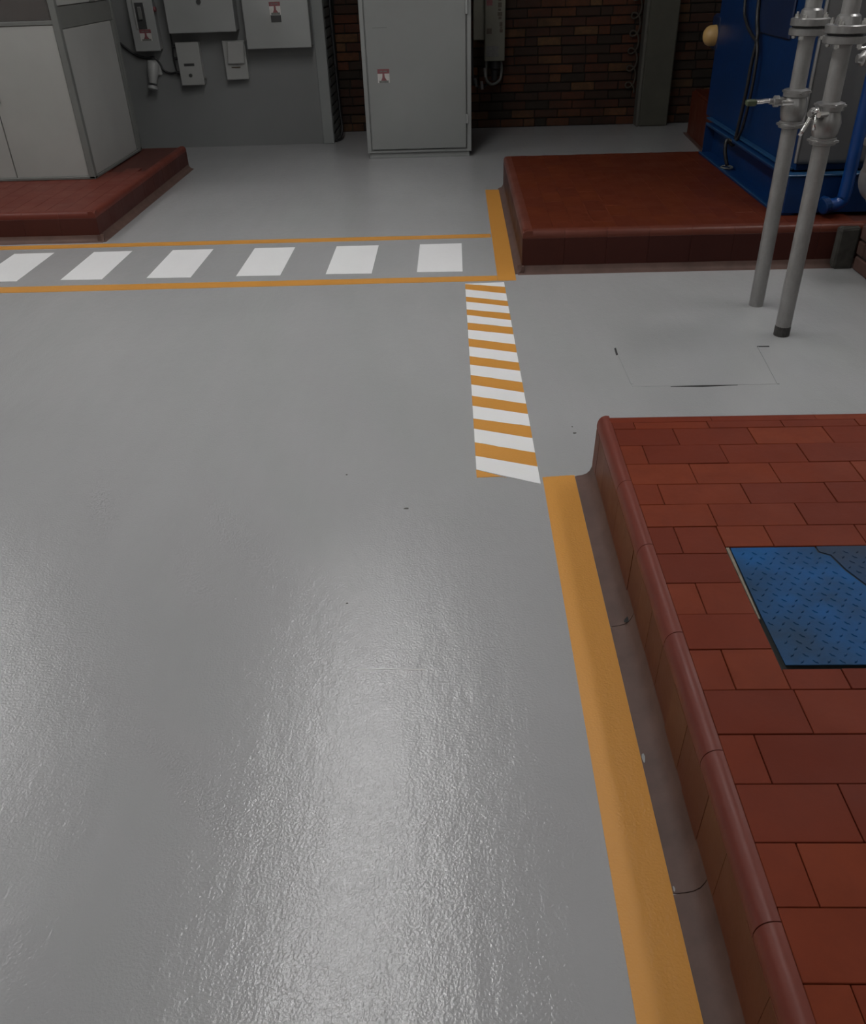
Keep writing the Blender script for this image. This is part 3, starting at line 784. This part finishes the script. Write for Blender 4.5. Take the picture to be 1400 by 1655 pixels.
# cables hanging on the left face
g = N(); tube(g, [(2.055, 6.62, 2.2), (2.055, 6.61, 1.34), (2.05, 6.50, 1.13), (2.045, 6.52, .96), (2.045, 6.53, .82), (2.04, 6.56, .6), (2.03, 6.59, .44), (1.985, 6.60, .47), (1.975, 6.58, .40), (2.0, 6.56, .30)], .013)
tag(obj('machine_cable', g, M_dark, smooth=True), 'black cable hanging down the left face of the blue machine', 'cable')
g = N(); tube(g, [(2.06, 6.93, 1.9), (2.06, 6.93, 1.32), (2.055, 6.8, 1.19), (2.05, 6.62, 1.13), (2.045, 6.46, 1.09), (2.045, 6.42, .95), (2.045, 6.43, .76), (2.04, 6.48, .56), (2.02, 6.53, .47), (1.985, 6.56, .48)], .011)
tag(obj('machine_cable', g, M_dark, smooth=True), 'second black cable looping over the left face of the blue machine', 'cable')
# shackle on channel
g = N(); tube(g, [(1.985, 6.66, .272), (1.995, 6.60, .275), (2.04, 6.57, .28), (2.055, 6.63, .28), (2.02, 6.69, .275), (1.985, 6.66, .272)], .006, 8, 4)
tag(obj('cable_clamp', g, M_eframe, smooth=True), 'small wire clamp lying on the blue base channel', 'clamp')

# ------------------------------------------------------------------ standpipes with valves
def standpipe(x, y, label, lever_dir, dark_foot, zl):
    e = empty('standpipe', (x, y, 0), label, 'pipe')
    r = .0375
    g = N(); cyl(g, (x, y, .0), (x, y, .9), r, 24); autosm(obj('lower_pipe', g, M_galv, e))
    g = N(); cyl(g, (x, y, 1.07), (x, y, 1.30), r-.001, 24); autosm(obj('middle_pipe', g, M_galv, e))
    g = N(); cyl(g, (x, y, 1.37), (x, y, CEIL), r-.001, 24); autosm(obj('upper_pipe', g, M_galv, e))
    g = N(); lathe(g, (x, y, .895), (x, y, 1.08), [(0, .042), (.004, .056), (.03, .056), (.034, .048), (.05, .055), (.09, .062), (.12, .055), (.138, .048), (.142, .060), (.17, .060), (.175, .043)], 24)
    vb = autosm(obj('valve_body', g, M_fit, e))
    for zz in (.905, 1.05):
        g = N(); lathe(g, (x, y, zz), (x, y, zz+.014), [(0, .06), (.003, .068), (.011, .068), (.014, .06)], 6); obj('collar_nut', g, M_fit, vb)
    # stem and lever
    d = Vector(lever_dir).normalized(); c = Vector((x, y, zl))
    g = N(); lathe(g, c, c+d, [(.04, .02), (.075, .02), (.078, .026), (.1, .026), (.104, .014), (.12, .014)], 12); obj('valve_stem', g, M_fit, vb)
    g = N(); s = Vector((-d.y, d.x, 0))
    if dark_foot:
        a = c+d*.1+s*.03+Vector((0, 0, .02)); tube(g, [a, c+d*.105-Vector((0, 0, .0)), c+d*.12+Vector((0, 0, -.03)), c+d*.125+Vector((-.02, 0, -.085))], .010, 8, 3)
        tube(g, [c+d*.1+s*.02, c+d*.11+s*.03+Vector((0, 0, -.06))], .008, 8, 1)
    else:
        tube(g, [c+d*.1, c+d*.13+Vector((0, 0, .004)), c+d*.16, c+d*.19], .011, 8, 3)
    lv = obj('lever', g, M_chrome, e, smooth=True)
    if not dark_foot:
        g = N(); box(g, x-.235, x-.185, y-.02, y+.015, zl-.016, zl+.012, .006); obj('lever_grip', g, paint('green_grip', (.045, .06, .03), .5), e, label='dull green lever grip')
    g = N(); cyl(g, c-Vector((.03, .06, 0)), c-Vector((.03, .06, 0))+Vector((0, -.0, .0))+d*.05, .012, 8); obj('bolt_head', g, M_chrome, vb)
    # flanges
    fl = []
    for z0, z1 in ((1.292, 1.322), (1.330, 1.362)):
        g = N(); lathe(g, (x, y, z0), (x, y, z1), [(0, .08), (.003, .086), (z1-z0-.003, .086), (z1-z0, .08)], 28); fl.append(autosm(obj('flange', g, M_fit, e)))
    g = N(); cyl(g, (x, y, 1.322), (x, y, 1.330), .072, 24); obj('gasket', g, M_dark, e)
    g = N(); lathe(g, (x, y, 1.362), (x, y, 1.40), [(0, .052), (.03, .047), (.038, .038)], 20); autosm(obj('weld_neck', g, M_fit, fl[1]))
    for k in range(4):
        a = PI/4+k*PI/2
        bx, by = x+.066*math.cos(a), y+.066*math.sin(a)
        g = N(); cyl(g, (bx, by, 1.275), (bx, by, 1.385), .006, 8); cyl(g, (bx, by, 1.362), (bx, by, 1.376), .012, 6); cyl(g, (bx, by, 1.278), (bx, by, 1.292), .012, 6)
        obj('bolt', g, M_chrome, e)
    if dark_foot:
        g = N(); lathe(g, (x, y, 0), (x, y, .05), [(0, .0385), (.035, .0385), (.05, .0378)], 20); obj('dark_foot', g, paint('black_stained_steel', (.035, .033, .03), .6, .5, 60), e, label='black stained foot')
    return e
standpipe(1.644, 4.483, 'galvanised standpipe with sideways lever, the farther of the two', (-1, .05, 0), False, 1.015)
standpipe(1.642, 4.052, 'galvanised standpipe with black stained foot, the nearer of the two', (-.9, -.5, 0), True, 1.03)
# third small valve at the right edge
e = empty('wall_valve', (1.95, 4.3, 1.2), 'small bright valve at the right edge beside the nearer standpipe', 'valve')
g = N(); cyl(g, (2.6, 4.32, .29), (2.6, 4.32, 1.206), .02, 12); cyl(g, (2.62, 4.32, 1.205), (1.86, 4.32, 1.205), .018, 12); obj('branch_pipe', g, M_galv, e)
g = N(); lathe(g, (1.9, 4.32, 1.205), (1.8, 4.32, 1.205), [(0, .028), (.02, .034), (.05, .034), (.06, .022), (.075, .018)], 12); autosm(obj('valve_body', g, M_fit, e))
g = N(); tube(g, [(1.86, 4.3, 1.23), (1.85, 4.28, 1.25), (1.8, 4.27, 1.25)], .007, 8, 3); obj('lever', g, M_chrome, e)

# motor with round end at the right edge
e = empty('flanged_pump', (2.5, 4.78, .27), 'pale round flanged pump casing at the right edge on the brick kerb', 'pump')
g = N(); lathe(g, (2.42, 4.72, .545), (2.42, 5.03, .545), [(0, .17), (.01, .195), (.05, .2), (.06, .17), (.1, .15), (.28, .15), (.3, .1)], 32); autosm(obj('casing', g, M_galv, e))
g = N(); lathe(g, (2.42, 4.70, .545), (2.42, 4.72, .545), [(0, .1), (.006, .14), (.02, .15)], 28); autosm(obj('end_cover', g, M_fit, e))
obj('foot', box(N(), 2.42, 2.6, 4.8, 4.98, .277, .42, .01), M_dark, e)
g = N(); cyl(g, (2.27, 4.86, .6), (2.27, 4.86, .76), .05, 18); cyl(g, (2.27, 4.86, .735), (2.27, 4.86, .765), .075, 18); obj('outlet', g, M_fit, e)

# ------------------------------------------------------------------ ceiling lamps, far outer ones added to brighten mid and far floor
k = 0
for rx in (-.78, -4.9, 3.1):
    for ry in (-3.2, -.4, 2.55, 4.2, 5.85):
        if rx != -.78 and ry in (-.4, 2.55): continue
        if rx == -.78 and ry == -.4: continue
        e = empty('ceiling_and_fill_lamp', (rx, ry, 4.2), 'long fluorescent batten lamp under the ceiling, out of the frame; far outer ones added to brighten the floor', 'lamp', 'fluorescent lamps under the ceiling')
        obj('housing', box(N(), rx-.2, rx+.2, ry-.64, ry+.64, 4.2, 4.26, .006), M_house, e)
        obj('diffuser', box(N(), rx-.18, rx+.18, ry-.61, ry+.61, 4.18, 4.199), M_lamp, e)
        for yy in (-.4, .4):
            g = N(); cyl(g, (rx, ry+yy, 4.26), (rx, ry+yy, CEIL), .006, 6); obj('hanger', g, M_house, e)
